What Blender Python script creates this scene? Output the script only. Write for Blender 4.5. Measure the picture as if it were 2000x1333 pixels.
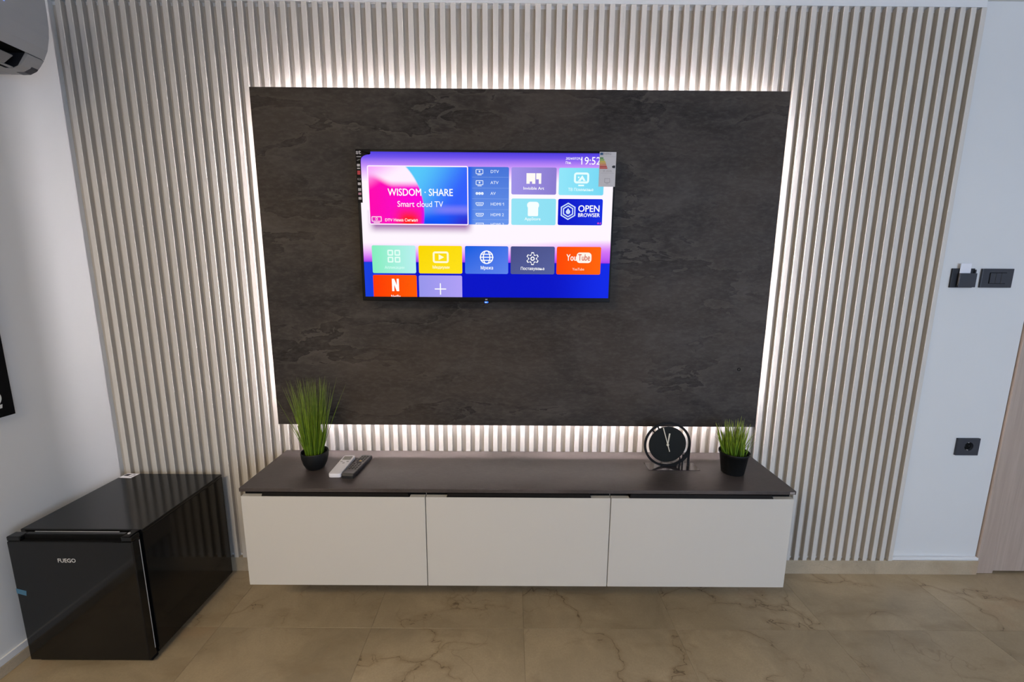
import bpy, bmesh, math, random
from mathutils import Vector, Matrix
random.seed(7)
for o in list(bpy.data.objects): bpy.data.objects.remove(o)
S = bpy.context.scene
COL = S.collection

# ------------------------------------------------------------------ camera
PIT, YAW, ROLL = .1641, .0028, .0073
CY, CZ = -1.7826, 1.4056
fw = Vector((math.sin(YAW)*math.cos(PIT), math.cos(YAW)*math.cos(PIT), -math.sin(PIT)))
rt = Vector((math.cos(YAW), -math.sin(YAW), 0)); up = rt.cross(fw)
r2 = rt*math.cos(ROLL) + up*math.sin(ROLL); u2 = -rt*math.sin(ROLL) + up*math.cos(ROLL)
cd = bpy.data.cameras.new('camera'); cam = bpy.data.objects.new('camera', cd); COL.objects.link(cam)
cd.sensor_width = 36; cd.sensor_fit = 'HORIZONTAL'; cd.lens = 36*820.77/2000; cd.clip_start = .02
cam.matrix_world = Matrix(((r2.x, u2.x, -fw.x, 0), (r2.y, u2.y, -fw.y, CY), (r2.z, u2.z, -fw.z, CZ), (0, 0, 0, 1)))
S.camera = cam
# ------------------------------------------------------------------ light
S.view_settings.view_transform = 'Standard'; S.view_settings.look = 'None'
S.view_settings.gamma = 1; S.view_settings.use_curve_mapping = False; S.view_settings.exposure = 0
W = bpy.data.worlds.new('sky'); S.world = W; W.use_nodes = True
W.node_tree.nodes['Background'].inputs[0].default_value = (.52, .70, 1.0, 1)
W.node_tree.nodes['Background'].inputs[1].default_value = 7.3

def area(name, loc, rot, sx, sy, power, color, portal=False):
    l = bpy.data.lights.new(name, 'AREA'); l.shape = 'RECTANGLE'; l.size = sx; l.size_y = sy
    l.energy = power; l.color = color
    if portal: l.cycles.is_portal = True
    o = bpy.data.objects.new(name, l); COL.objects.link(o); o.location = loc; o.rotation_euler = rot
    return o
area('ceiling_light', (-1.25, -2.60, 2.425), (0, 0, 0), 1.0, .35, 47, (1, .83, .60))
area('window_portal', (2.275, -4.19, 1.40), (math.radians(90), 0, 0), 1.85, 1.7, 1, (1, 1, 1), True)
LED_STRENGTH = 115.0

# ------------------------------------------------------------------ materials
def lin(c):
    return tuple((x/255/12.92 if x/255 <= .04045 else ((x/255+.055)/1.055)**2.4) for x in c)
def mat(name, col, rough=.5, metal=0, spec=.5, emit=None, es=0, coat=0):
    m = bpy.data.materials.new(name); m.use_nodes = True
    b = m.node_tree.nodes['Principled BSDF']
    b.inputs['Base Color'].default_value = (*col, 1); b.inputs['Roughness'].default_value = rough
    b.inputs['Metallic'].default_value = metal; b.inputs['Specular IOR Level'].default_value = spec
    if coat: b.inputs['Coat Weight'].default_value = coat; b.inputs['Coat Roughness'].default_value = .05
    if emit:
        b.inputs['Emission Color'].default_value = (*emit, 1); b.inputs['Emission Strength'].default_value = es
    return m
class G:
    """small helper to write node graphs"""
    def __init__(s, m):
        s.m = m; s.t = m.node_tree; s.b = s.t.nodes.get('Principled BSDF')
    def n(s, t, **k):
        d = s.t.nodes.new(t)
        for a, v in k.items(): setattr(d, a, v)
        return d
    def put(s, sock, v):
        if isinstance(v, bpy.types.NodeSocket): s.t.links.new(v, sock)
        elif isinstance(v, (tuple, list)) and len(v) == 3 and sock.type == 'RGBA': sock.default_value = (*v, 1)
        else: sock.default_value = v
    def math(s, op, a, b=0, c=0, clamp=False):
        d = s.n('ShaderNodeMath', operation=op, use_clamp=clamp)
        for i, v in enumerate((a, b, c)): s.put(d.inputs[i], v)
        return d.outputs[0]
    def mapr(s, v, a, b, c=0, d=1, smooth=True):
        n = s.n('ShaderNodeMapRange', interpolation_type='SMOOTHSTEP' if smooth else 'LINEAR')
        for i, q in enumerate((v, a, b, c, d)): s.put(n.inputs[i], q)
        return n.outputs[0]
    def mix(s, f, a, b, mode='MIX'):
        n = s.n('ShaderNodeMix', data_type='RGBA', blend_type=mode)
        s.put(n.inputs[0], f); s.put(n.inputs[6], a); s.put(n.inputs[7], b)
        return n.outputs[2]
    def noise(s, vec, scale, detail=4, rough=.5, dist=0, col=False):
        n = s.n('ShaderNodeTexNoise'); s.put(n.inputs['Vector'], vec); s.put(n.inputs['Scale'], scale)
        n.inputs['Detail'].default_value = detail; n.inputs['Roughness'].default_value = rough; n.inputs['Distortion'].default_value = dist
        return n.outputs['Color' if col else 'Fac']
    def ramp(s, f, stops):
        n = s.n('ShaderNodeValToRGB'); e = n.color_ramp.elements
        while len(e) > 1: e.remove(e[-1])
        for i, (p, c) in enumerate(stops):
            q = e[0] if i == 0 else e.new(p)
            q.position = p; q.color = (*c, 1) if len(c) == 3 else c
        s.put(n.inputs[0], f); return n.outputs[0]
    def obj(s, scale=(1, 1, 1), rnd=0):
        t = s.n('ShaderNodeTexCoord'); v = t.outputs['Object']
        if rnd:
            oi = s.n('ShaderNodeObjectInfo'); k = s.n('ShaderNodeVectorMath', operation='SCALE')
            cx = s.n('ShaderNodeCombineXYZ'); s.put(cx.inputs[0], oi.outputs['Random'])
            s.put(cx.inputs[1], s.math('FRACT', s.math('MULTIPLY', oi.outputs['Random'], 37.3)))
            s.put(k.inputs[0], cx.outputs[0]); k.inputs['Scale'].default_value = rnd
            a = s.n('ShaderNodeVectorMath', operation='ADD'); s.put(a.inputs[0], v); s.put(a.inputs[1], k.outputs[0]); v = a.outputs[0]
        mp = s.n('ShaderNodeMapping'); s.put(mp.inputs[0], v); mp.inputs['Scale'].default_value = scale
        return mp.outputs[0]
    def world(s, scale=(1, 1, 1)):
        g = s.n('ShaderNodeNewGeometry'); mp = s.n('ShaderNodeMapping'); s.put(mp.inputs[0], g.outputs['Position'])
        mp.inputs['Scale'].default_value = scale; return mp.outputs[0]
    def warp(s, vec, scale, amt):
        c = s.noise(vec, scale, 3, .5, 0, True)
        k = s.n('ShaderNodeVectorMath', operation='SUBTRACT'); s.put(k.inputs[0], c); k.inputs[1].default_value = (.5, .5, .5)
        q = s.n('ShaderNodeVectorMath', operation='SCALE'); s.put(q.inputs[0], k.outputs[0]); q.inputs['Scale'].default_value = amt
        a = s.n('ShaderNodeVectorMath', operation='ADD'); s.put(a.inputs[0], vec); s.put(a.inputs[1], q.outputs[0])
        return a.outputs[0]
    def uv(s):
        t = s.n('ShaderNodeTexCoord'); sp = s.n('ShaderNodeSeparateXYZ'); s.put(sp.inputs[0], t.outputs['UV'])
        return sp.outputs[0], sp.outputs[1]
    def base(s, c): s.put(s.b.inputs['Base Color'], c)
    def bump(s, h, strength=.2, dist=.002):
        n = s.n('ShaderNodeBump'); n.inputs['Strength'].default_value = strength; n.inputs['Distance'].default_value = dist
        s.put(n.inputs['Height'], h); s.put(s.b.inputs['Normal'], n.outputs[0])

def plaster(name, col, rough=.6):
    m = mat(name, col, rough, spec=.3); g = G(m); v = g.world()
    f = g.noise(v, 2.2, 3); g.base(g.mix(f, tuple(c*.965 for c in col), tuple(min(1, c*1.03) for c in col)))
    g.bump(g.noise(v, 160, 3), .06, .001); return m
M = {}
M['wall'] = plaster('wall_paint', (.74, .74, .73))
M['ceiling'] = plaster('ceiling_paint', (.74, .73, .71))
M['white_trim'] = mat('white_trim', (.78, .78, .78), .4)
def slat_mat(name, col):
    m = mat(name, col, .45, spec=.35); g = G(m); v = g.world((60, 60, 1.2))
    f = g.noise(v, 3, 3); g.base(g.mix(f, tuple(c*.94 for c in col), tuple(c*1.04 for c in col))); return m
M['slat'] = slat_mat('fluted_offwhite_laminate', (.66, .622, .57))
M['slat_shaded'] = slat_mat('fluted_groove_shade', (.52, .475, .415))  # same laminate, with the shade in the grooves darkened into its colour

def stone_mat():
    m = mat('dark_concrete_laminate', (.05, .042, .038), .42, spec=.22); g = G(m)
    v = g.world((1, 1, 2.3)); w = g.warp(v, 2.2, .5)
    n1 = g.math('ADD', g.math('MULTIPLY', g.noise(w, 2.6, 10, .62, .5), .62), g.math('MULTIPLY', g.noise(g.warp(g.world((1, 1, 1.9)), 1.5, .7), 1.15, 6, .55, .6), .38))
    big = g.noise(g.world((1, 1, 1.6)), 1.3, 3, .5)
    fine = g.noise(g.world((1, 1, 2.5)), 30, 6, .75)
    c = g.ramp(n1, [(.34, (.018, .0145, .013)), (.44, (.034, .028, .025)), (.52, (.050, .0415, .036)), (.59, (.066, .056, .049)), (.68, (.098, .085, .075))])
    # torn smoky edges: a sawtooth of a warped noise has one crisp side and one soft side
    sw = g.noise(g.warp(g.world((.8, 1, 2.5)), 2.6, .75), 1.35, 9, .57)
    saw = g.math('FRACT', g.math('MULTIPLY', sw, 4.3))
    msk = g.mapr(g.noise(v, 1.7, 5, .65), .43, .57)
    dk = g.math('POWER', g.mapr(saw, .45, 1.0, 0, 1, False), 2.2)
    c = g.mix(g.math('MULTIPLY', g.math('MULTIPLY', dk, msk), .88), c, (.013, .0105, .0095))
    c = g.mix(g.math('MULTIPLY', g.math('MULTIPLY', g.mapr(saw, .16, 0.0), msk), .40), c, (.110, .094, .081))
    sw2 = g.noise(g.warp(g.world((1, 1, 2.2)), 4.5, .35), 3.1, 8, .6)
    saw2 = g.math('FRACT', g.math('MULTIPLY', sw2, 4.0))
    c = g.mix(g.math('MULTIPLY', g.math('MULTIPLY', g.math('POWER', saw2, 3.0), g.mapr(g.noise(v, 2.7, 4, .6), .52, .64)), .70), c, (.014, .011, .010))
    c = g.mix(g.mapr(big, .42, .62, 0, .45), c, (.060, .043, .029))
    c = g.mix(g.mapr(fine, .40, .72, 0, .42), c, (.100, .088, .079))
    g.base(c); g.put(g.b.inputs['Roughness'], g.mapr(n1, .3, .7, .62, .50)); g.bump(n1, .10, .003); return m
M['stone'] = stone_mat()
def worktop_mat():
    m = mat('dark_brown_concrete_worktop', (.06, .05, .045), .38, spec=.36); g = G(m); v = g.world((1, 1.8, 1))
    w = g.warp(v, 2.0, .4); n1 = g.noise(w, 2.2, 8, .6, .3); fine = g.noise(g.world((1, 3, 1)), 60, 5, .7)
    c = g.ramp(n1, [(.32, (.030, .024, .022)), (.46, (.050, .040, .037)), (.56, (.068, .055, .051)), (.72, (.100, .083, .077))])
    c = g.mix(g.mapr(fine, .35, .75, 0, .25), c, (.11, .095, .09)); g.base(c)
    g.put(g.b.inputs['Roughness'], g.mapr(n1, .3, .7, .34, .46)); return m
M['worktop'] = worktop_mat()

def marble(name, base, dark, rnd, rough=.34):
    m = mat(name, base, rough, spec=.45); g = G(m); v = g.obj((1, 1, 1), rnd)
    n1 = g.noise(g.warp(v, 1.8, .5), 2.6, 10, .66, .4)
    c = g.ramp(n1, [(.28, tuple(x*.70 for x in base)), (.45, tuple(x*.93 for x in base)), (.55, tuple(x*1.04 for x in base)), (.72, tuple(min(1, x*1.26) for x in base))])
    # soft directional smudges and warm blotches
    sm = g.noise(g.warp(g.obj((1.2, 3.0, 1), rnd), 1.0, .5), 2.6, 8, .65)
    c = g.mix(g.mapr(sm, .50, .70, 0, .60), c, dark)
    bl = g.noise(g.warp(v, 3.0, .4), 2.3, 5, .6)
    c = g.mix(g.mapr(bl, .58, .72, 0, .38), c, (base[0]*.98, base[1]*.74, base[2]*.62))
    # thin jagged cracks with a brown halo
    vo = g.n('ShaderNodeTexVoronoi', feature='DISTANCE_TO_EDGE'); g.put(vo.inputs['Vector'], g.warp(g.warp(g.obj((1, 1.35, 1), rnd), 2.2, .60), 16, .085)); vo.inputs['Scale'].default_value = 2.1
    mk = g.mapr(g.noise(v, 2.6, 3), .47, .58)
    brk = g.mapr(g.noise(v, 26, 3, .6), .36, .60, .35, 1)
    halo = g.math('MULTIPLY', g.mapr(vo.outputs['Distance'], .055, .0), mk)
    c = g.mix(g.math('MULTIPLY', halo, .34), c, (.20, .125, .055))
    ln = g.mapr(vo.outputs['Distance'], .0068, .0008)
    c = g.mix(g.math('MULTIPLY', g.math('MULTIPLY', ln, g.math('MULTIPLY', mk, brk)), .82), c, (.085, .048, .020))
    vo2 = g.n('ShaderNodeTexVoronoi', feature='DISTANCE_TO_EDGE'); g.put(vo2.inputs['Vector'], g.warp(g.warp(v, 3.5, .35), 22, .05)); vo2.inputs['Scale'].default_value = 4.5
    ln2 = g.mapr(vo2.outputs['Distance'], .014, .0); mk2 = g.mapr(g.noise(v, 2.0, 3), .50, .64)
    c = g.mix(g.math('MULTIPLY', g.math('MULTIPLY', ln2, mk2), .42), c, (.17, .105, .05))
    gr = g.noise(v, 150, 5, .7); c = g.mix(g.mapr(gr, .35, .68, 0, .26), c, tuple(x*.62 for x in base))
    g.base(c); return m
M['floor_tile'] = marble('cream_marble', (.375, .292, .182), (.245, .176, .098), 60)
M['skirting'] = marble('cream_marble_skirting', (.50, .41, .29), (.34, .25, .15), 60)
M['grout'] = mat('grout', (.30, .235, .15), .8)

def wood_mat():
    m = mat('pale_oak_laminate', (.42, .34, .28), .45, spec=.35); g = G(m)
    f = g.noise(g.world((34, 34, 1.3)), 2.4, 6, .6, .25); f2 = g.noise(g.world((5, 5, .5)), 2, 3)
    c = g.ramp(f, [(.3, (.40, .315, .255)), (.55, (.475, .38, .315)), (.75, (.52, .425, .355))])
    g.base(g.mix(g.mapr(f2, .35, .65, 0, .4), c, (.41, .32, .265))); return m
M['wood'] = wood_mat()
M['cab_white'] = mat('matt_white_front', (.60, .57, .52), .5, spec=.3)
M['cab_body'] = mat('white_melamine', (.66, .63, .58), .5)
M['black_matte'] = mat('black_matt', (.004, .004, .004), .65, spec=.12)
M['black_metal'] = mat('black_powder_coat', (.007, .006, .006), .5, spec=.22)
M['black_gloss'] = mat('black_gloss', (.005, .005, .005), .09, spec=.36)
M['fridge_top'] = mat('black_lacquered_steel', (.006, .006, .006), .13, spec=.34)
M['chrome'] = mat('silver_edge', (.60, .60, .60), .35, .3)
M['tv_black'] = mat('tv_bezel_black', (.005, .005, .006), .4, spec=.15)
M['anthracite'] = mat('anthracite_plastic', (.030, .034, .046), .42)
M['anthracite_dark'] = mat('anthracite_dark', (.012, .013, .018), .5)
M['pot'] = mat('black_plastic_pot', (.0075, .008, .0085), .5, spec=.3)
M['soil'] = mat('dark_soil', (.02, .014, .009), .9)
M['remote_white'] = mat('remote_white', (.88, .86, .89), .4)
M['remote_grey'] = mat('remote_grey', (.42, .40, .41), .4)
M['lcd'] = mat('remote_lcd', (.20, .19, .17), .2)
M['remote_black'] = mat('remote_black', (.020, .020, .022), .45)
M['button_dark'] = mat('rubber_button', (.008, .008, .009), .6)
M['button_red'] = mat('amber_button', (.45, .27, .05), .5)
M['cream_hand'] = mat('cream_hand', (.76, .70, .56), .5)
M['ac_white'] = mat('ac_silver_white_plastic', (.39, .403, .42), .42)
M['ac_grey'] = mat('ac_grey_plastic', (.22, .225, .235), .45)
M['paper'] = mat('white_card', (.85, .84, .88), .6)
M['print_white'] = mat('print_white', (.72, .72, .70), .6)
M['blue_tape'] = mat('blue_tape', (.045, .14, .24), .4)
M['led'] = mat('led_diffuser', (.8, .8, .8), .5, emit=(1, .93, .98), es=LED_STRENGTH)
M['pic_black'] = mat('black_canvas', (.0045, .0045, .005), .8, spec=.08)

def grass_mat(name, a, b, c):
    m = mat(name, a, .5, spec=.3); g = G(m); u, v = g.uv()
    col = g.ramp(v, [(0, a), (.55, b), (1, c)]); k = g.noise(g.world(), 55, 2)
    g.base(g.mix(g.mapr(k, .35, .65, 0, .5), col, tuple(x*.55 for x in a))); return m
M['grass_tall'] = grass_mat('tall_grass_blades', (.105, .195, .006), (.145, .225, .010), (.20, .24, .06))
M['grass_short'] = grass_mat('short_grass_blades', (.07, .17, .012), (.20, .30, .015), (.36, .42, .07))

_em = {}
def emi(rgb, es=1.0):
    k = (rgb, es)
    if k not in _em:
        _em[k] = mat('screen_glow', (0, 0, 0), .5, spec=.04, emit=lin(rgb), es=es)
    return _em[k]
def emi_grad(a, b, vertical=False, diag=False):
    m = mat('screen_gradient', (0, 0, 0), .5, spec=.04, emit=(1, 1, 1), es=1); g = G(m); u, v = g.uv()
    f = v if vertical else (g.math('MULTIPLY', g.math('ADD', u, g.math('SUBTRACT', 1, v)), .5) if diag else u)
    g.put(g.b.inputs['Emission Color'], g.mix(f, lin(a), lin(b))); return m

# ------------------------------------------------------------------ mesh helpers
class MB:
    def __init__(s): s.bm = bmesh.new()
    def box(s, x0, x1, y0, y1, z0, z1, bev=0, seg=2, mi=0):
        r = bmesh.ops.create_cube(s.bm, size=1)
        bmesh.ops.transform(s.bm, matrix=Matrix.Translation(((x0+x1)/2, (y0+y1)/2, (z0+z1)/2)) @ Matrix.Diagonal((abs(x1-x0), abs(y1-y0), abs(z1-z0), 1)), verts=r['verts'])
        fs = set(f for v in r['verts'] for f in v.link_faces)
        for f in fs: f.material_index = mi
        if bev:
            es = list(set(e for v in r['verts'] for e in v.link_edges))
            bmesh.ops.bevel(s.bm, geom=es, offset=bev, segments=seg, affect='EDGES', profile=.5, clamp_overlap=True)
        return s
    def prism(s, pts, axis, a, b, mi=0, bev=0):
        """extrude a 2D polygon: axis 'y' -> pts are (x,z); 'z' -> (x,y); 'x' -> (y,z)"""
        def P(p, t):
            return {'y': (p[0], t, p[1]), 'z': (p[0], p[1], t), 'x': (t, p[0], p[1])}[axis]
        A = [s.bm.verts.new(P(p, a)) for p in pts]; B = [s.bm.verts.new(P(p, b)) for p in pts]; n = len(pts)
        fs = [s.bm.faces.new(A), s.bm.faces.new(B[::-1])]
        for i in range(n): fs.append(s.bm.faces.new((A[i], B[i], B[(i+1) % n], A[(i+1) % n])))
        for f in fs: f.material_index = mi
        bmesh.ops.recalc_face_normals(s.bm, faces=fs)
        if bev:
            es = [e for e in set(e for f in fs[:2] for e in f.edges)]
            bmesh.ops.bevel(s.bm, geom=es, offset=bev, segments=2, affect='EDGES', profile=.5, clamp_overlap=True)
        return s
    def lathe(s, prof, cx, cy, seg=40, mi=0):
        rows = []
        for r, z in prof:
            if r < 1e-6: rows.append([s.bm.verts.new((cx, cy, z))])
            else: rows.append([s.bm.verts.new((cx+r*math.cos(2*math.pi*i/seg), cy+r*math.sin(2*math.pi*i/seg), z)) for i in range(seg)])
        fs = []
        for a, b in zip(rows, rows[1:]):
            for i in range(seg):
                j = (i+1) % seg
                if len(a) == 1 and len(b) == 1: continue
                if len(a) == 1: fs.append(s.bm.faces.new((a[0], b[i], b[j])))
                elif len(b) == 1: fs.append(s.bm.faces.new((a[i], b[0], a[j])))
                else: fs.append(s.bm.faces.new((a[i], b[i], b[j], a[j])))
        for f in fs: f.material_index = mi; f.smooth = True
        bmesh.ops.recalc_face_normals(s.bm, faces=fs)
        return s
    def ring(s, cx, cz, r0, r1, y0, y1, seg=72, a0=0, a1=2*math.pi, mi=0):
        """annulus in the XZ plane, extruded along y"""
        full = abs(a1-a0-2*math.pi) < 1e-6; n = seg if full else seg+1
        def row(r, y): return [s.bm.verts.new((cx+r*math.cos(a0+(a1-a0)*i/seg), y, cz+r*math.sin(a0+(a1-a0)*i/seg))) for i in range(n)]
        A, B, C, D = row(r0, y0), row(r1, y0), row(r1, y1), row(r0, y1); fs = []
        for i in range(seg):
            j = (i+1) % n
            for P, Q in ((A, B), (B, C), (C, D), (D, A)): fs.append(s.bm.faces.new((P[i], Q[i], Q[j], P[j])))
        if not full:
            for i in (0, n-1): fs.append(s.bm.faces.new((A[i], B[i], C[i], D[i])))
        for f in fs: f.material_index = mi
        bmesh.ops.recalc_face_normals(s.bm, faces=fs); return s
    def build(s, name, mats, parent=None, smooth=False, loc=None):
        me = bpy.data.meshes.new(name); s.bm.to_mesh(me); s.bm.free()
        for m in (mats if isinstance(mats, (list, tuple)) else [mats]): me.materials.append(m)
        if smooth:
            for p in me.polygons: p.use_smooth = True
        o = bpy.data.objects.new(name, me); COL.objects.link(o)
        if loc is not None:
            me.transform(Matrix.Translation(-Vector(loc))); o.location = loc
        if parent: attach(o, parent)
        return o
def wpos(o):
    p = Vector((0, 0, 0))
    while o: p = p + Vector(o.location); o = o.parent
    return p
def attach(o, parent):
    """parent keeping world place (things here are only translated, rotation is in the meshes)"""
    o.parent = parent; o.location = Vector(o.location) - wpos(parent)
def tag(o, label, cat=None, group=None, kind=None):
    o['label'] = label
    if cat: o['category'] = cat
    if group: o['group'] = group
    if kind: o['kind'] = kind
    return o
def thing(name, loc, label, cat, group=None):
    o = bpy.data.objects.new(name, None); COL.objects.link(o); o.location = loc; o.empty_display_size = .05
    return tag(o, label, cat, group)
def rotz(o, deg, c):
    """turn the mesh of o about a vertical line through world point c"""
    p = wpos(o); T = Matrix.Translation(Vector(c)-p)
    o.data.transform(T @ Matrix.Rotation(math.radians(deg), 4, 'Z') @ T.inverted())

# flat print on a plane y=const (x right, z up, facing -y)
def rrect(x0, z0, x1, z1, r, k=5):
    x0, x1 = min(x0, x1), max(x0, x1); z0, z1 = min(z0, z1), max(z0, z1); P = []
    for cx, cz, a in ((x1-r, z0+r, -90), (x1-r, z1-r, 0), (x0+r, z1-r, 90), (x0+r, z0+r, 180)):
        for i in range(k+1):
            t = math.radians(a+90*i/k); P.append((cx+r*math.cos(t), cz+r*math.sin(t)))
    return P
def circ(cx, cz, r, k=24): return [(cx+r*math.cos(2*math.pi*i/k), cz+r*math.sin(2*math.pi*i/k)) for i in range(k)]
class Flat:
    def __init__(s): s.v = []; s.f = []; s.m = []
    def poly(s, pts, mi=0):
        b = len(s.v); s.v += [tuple(p) for p in pts]; s.f.append(tuple(range(b, b+len(pts)))); s.m.append(mi); return s
    def band(s, outer, inner, mi=0):
        n = len(outer)
        for i in range(n):
            j = (i+1) % n; s.poly((outer[i], outer[j], inner[j], inner[i]), mi)
        return s
    def rband(s, x0, z0, x1, z1, r, t, mi=0):
        return s.band(rrect(x0, z0, x1, z1, r), rrect(x0+t, z0+t, x1-t, z1-t, max(r-t, .0002)), mi)
    def line(s, a, b, w, mi=0):
        a, b = Vector(a), Vector(b); d = (b-a).normalized()*w/2; n = Vector((-d.y, d.x))
        return s.poly((a-n-d, b-n+d, b+n+d, a+n-d), mi)
    def text(s, txt, x, z, size, bold=0, align='CENTER', mi=0, sx=1, shear=0, fit=0, off=0):
        cu = bpy.data.curves.new('t', 'FONT'); cu.body = txt; cu.size = 1; cu.align_x = align; cu.align_y = 'CENTER'
        cu.offset = off; cu.resolution_u = 3; cu.shear = shear
        ob = bpy.data.objects.new('t', cu); COL.objects.link(ob); bpy.context.view_layer.update()
        dg = bpy.context.evaluated_depsgraph_get(); me = bpy.data.meshes.new_from_object(ob.evaluated_get(dg))
        for v in me.vertices: v.co *= size
        xs = [v.co.x for v in me.vertices]
        if fit and xs: sx = fit/(max(xs)-min(xs))
        d = bold*size*.8                 # heavier strokes: the same glyphs again, a hair to each side
        for dx, dz in (((-d, 0), (d, 0), (0, d*.7), (0, -d*.7)) if bold else ((0, 0),)):
            b = len(s.v); s.v += [(x+dx+v.co.x*sx, z+dz+v.co.y) for v in me.vertices]
            for p in me.polygons: s.f.append(tuple(b+k for k in p.vertices)); s.m.append(mi)
        bpy.data.objects.remove(ob); bpy.data.curves.remove(cu); bpy.data.meshes.remove(me); return s
    def clipz(s, zmin):
        bm = bmesh.new(); vs = [bm.verts.new((a, 0, b)) for a, b in s.v]
        for f, m in zip(s.f, s.m):
            try: bm.faces.new([vs[i] for i in f]).material_index = m
            except ValueError: pass
        bmesh.ops.bisect_plane(bm, geom=bm.verts[:]+bm.edges[:]+bm.faces[:], plane_co=(0, 0, zmin), plane_no=(0, 0, 1), clear_inner=True)
        bm.verts.index_update(); s.v = [(v.co.x, v.co.z) for v in bm.verts]
        s.f = [tuple(v.index for v in f.verts) for f in bm.faces]; s.m = [f.material_index for f in bm.faces]; bm.free(); return s
    def build(s, name, mats, parent, y, uvbox=None, xf=None, thick=0):
        me = bpy.data.meshes.new(name); T = xf or (lambda a, b: (a, y, b))
        c = T(*(sum(p[i] for p in s.v)/len(s.v) for i in (0, 1)))
        me.from_pydata([tuple(Vector(T(*p))-Vector(c)) for p in s.v], [], s.f)
        for m in (mats if isinstance(mats, (list, tuple)) else [mats]): me.materials.append(m)
        for p, m in zip(me.polygons, s.m): p.material_index = m
        x0, z0, x1, z1 = uvbox or (min(p[0] for p in s.v), min(p[1] for p in s.v), max(p[0] for p in s.v), max(p[1] for p in s.v))
        L = me.uv_layers.new(name='UVMap')
        for lp in me.loops:
            p = s.v[lp.vertex_index]; L.data[lp.index].uv = ((p[0]-x0)/max(x1-x0, 1e-6), (p[1]-z0)/max(z1-z0, 1e-6))
        if thick:
            bm = bmesh.new(); bm.from_mesh(me); bmesh.ops.recalc_face_normals(bm, faces=bm.faces)
            r = bmesh.ops.extrude_face_region(bm, geom=bm.faces[:]); n = Vector((0, thick, 0))
            bmesh.ops.translate(bm, vec=n, verts=[q for q in r['geom'] if isinstance(q, bmesh.types.BMVert)])
            bmesh.ops.recalc_face_normals(bm, faces=bm.faces); bm.to_mesh(me); bm.free()
        o = bpy.data.objects.new(name, me); COL.objects.link(o); o.location = c
        if parent: attach(o, parent)
        return o

# ------------------------------------------------------------------ setting
XL, XR, XFAR, YB, ZC = -1.7654, 1.8066, 3.3, -4.2, 2.443
WY = .020                       # face of the plain back wall, the ribs stand proud of it to y = 0
def struct(o, label, cat): return tag(o, label, cat, None, 'structure')

fl = struct(MB().box(XL-.1, XFAR+.1, YB-.1, WY+.1, -.10, -.0012).build('floor', M['grout']), 'cream veined marble tile floor with hairline joints', 'floor')
TP = .6065; tx0 = .665 - 4*TP; ty0 = -.317 + TP
tm = None
for i in range(-1, 9):
    for j in range(8):
        x0, x1 = max(XL-.02, tx0+i*TP), min(XFAR+.02, tx0+(i+1)*TP); y1 = min(WY+.02, ty0-j*TP); y0 = max(YB-.02, ty0-(j+1)*TP)
        if x1-x0 < .02 or y1-y0 < .02: continue
        full = x1-x0 > TP-.001 and y1-y0 > TP-.001
        c = ((x0+x1)/2, (y0+y1)/2, -.006)
        if full and tm:
            o = bpy.data.objects.new('tile', tm); COL.objects.link(o); o.location = c; attach(o, fl)
        else:
            o = MB().box(x0+.0004, x1-.0004, y0+.0004, y1-.0004, -.012, 0, .0003, 1).build('tile', M['floor_tile'], fl, loc=c)
            if full: tm = o.data

DX0, DX1, DH = 2.3045, 3.12, 2.10      # door leaf
b = MB().box(XL-.1, 2.2172, WY, WY+.1, -.02, ZC+.02).box(2.2172, DX1+.088, WY, WY+.1, DH+.083, ZC+.02).box(DX1+.088, XFAR+.1, WY, WY+.1, -.02, ZC+.02).box(2.2172, DX1+.088, WY+.034, WY+.1, -.02, DH+.083)
wb = struct(b.build('wall_back', M['wall']), 'white back wall clad with fluted off-white slats', 'wall')
MB().box(XL+.001, XR-.004, WY-.0010, WY, .081, 2.401).build('slat_backing', M['slat_shaded'], wb)
prof = [(-.0101, WY-.0006), (-.0101, .0014), (-.0089, 0), (.0089, 0), (.0101, .0014), (.0101, WY-.0006)]
sm = None
for k in range(88):
    xc = XR - .01025 - .0405*k; c = (xc, 0, .0712)
    if sm is None:
        o = MB().prism([(xc+a, q) for a, q in prof], 'z', .0712, 2.4105).build('slat', [M['slat'], M['slat_shaded']], wb, loc=c); sm = o.data
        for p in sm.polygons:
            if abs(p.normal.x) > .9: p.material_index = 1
    else:
        o = bpy.data.objects.new('slat', sm); COL.objects.link(o); o.location = c; attach(o, wb)
struct(MB().box(XL-.1, XL, YB-.1, WY, -.02, ZC+.02).build('wall_left', M['wall']), 'plain white left wall beside the black fridge', 'wall')
struct(MB().box(XFAR, XFAR+.1, YB-.1, WY, -.02, ZC+.02).build('wall_right', M['wall']), 'plain white right wall out of view', 'wall')
wx0, wx1, wz0, wz1 = 1.35, 3.2, .55, 2.25
b = MB().box(XL, wx0, YB-.1, YB, -.02, ZC+.02).box(wx1, XFAR, YB-.1, YB, -.02, ZC+.02).box(wx0, wx1, YB-.1, YB, -.02, wz0).box(wx0, wx1, YB-.1, YB, wz1, ZC+.02)
struct(b.build('wall_front', M['wall']), 'white wall behind the viewer with a window opening', 'wall')
struct(MB().box(XL-.1, XFAR+.1, YB-.1, WY+.1, ZC, ZC+.08).build('ceiling', M['ceiling']), 'flat white painted ceiling', 'ceiling')
struct(MB().box(XL, XR, .004, WY, 2.4135, ZC).build('trim_1', M['white_trim']), 'flat white strip between the slats and the ceiling', 'trim')
struct(MB().box(XL, 2.217, 0, WY, 0, .0705, .001, 1).build('baseboard_back', M['skirting']), 'low cream marble skirting under the fluted wall', 'baseboard')
struct(MB().box(XR+.002, 2.217, .004, WY, .0708, .0845, .002).build('trim_2', M['white_trim']), 'thin white ledge on top of the marble skirting by the door', 'trim')
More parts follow.
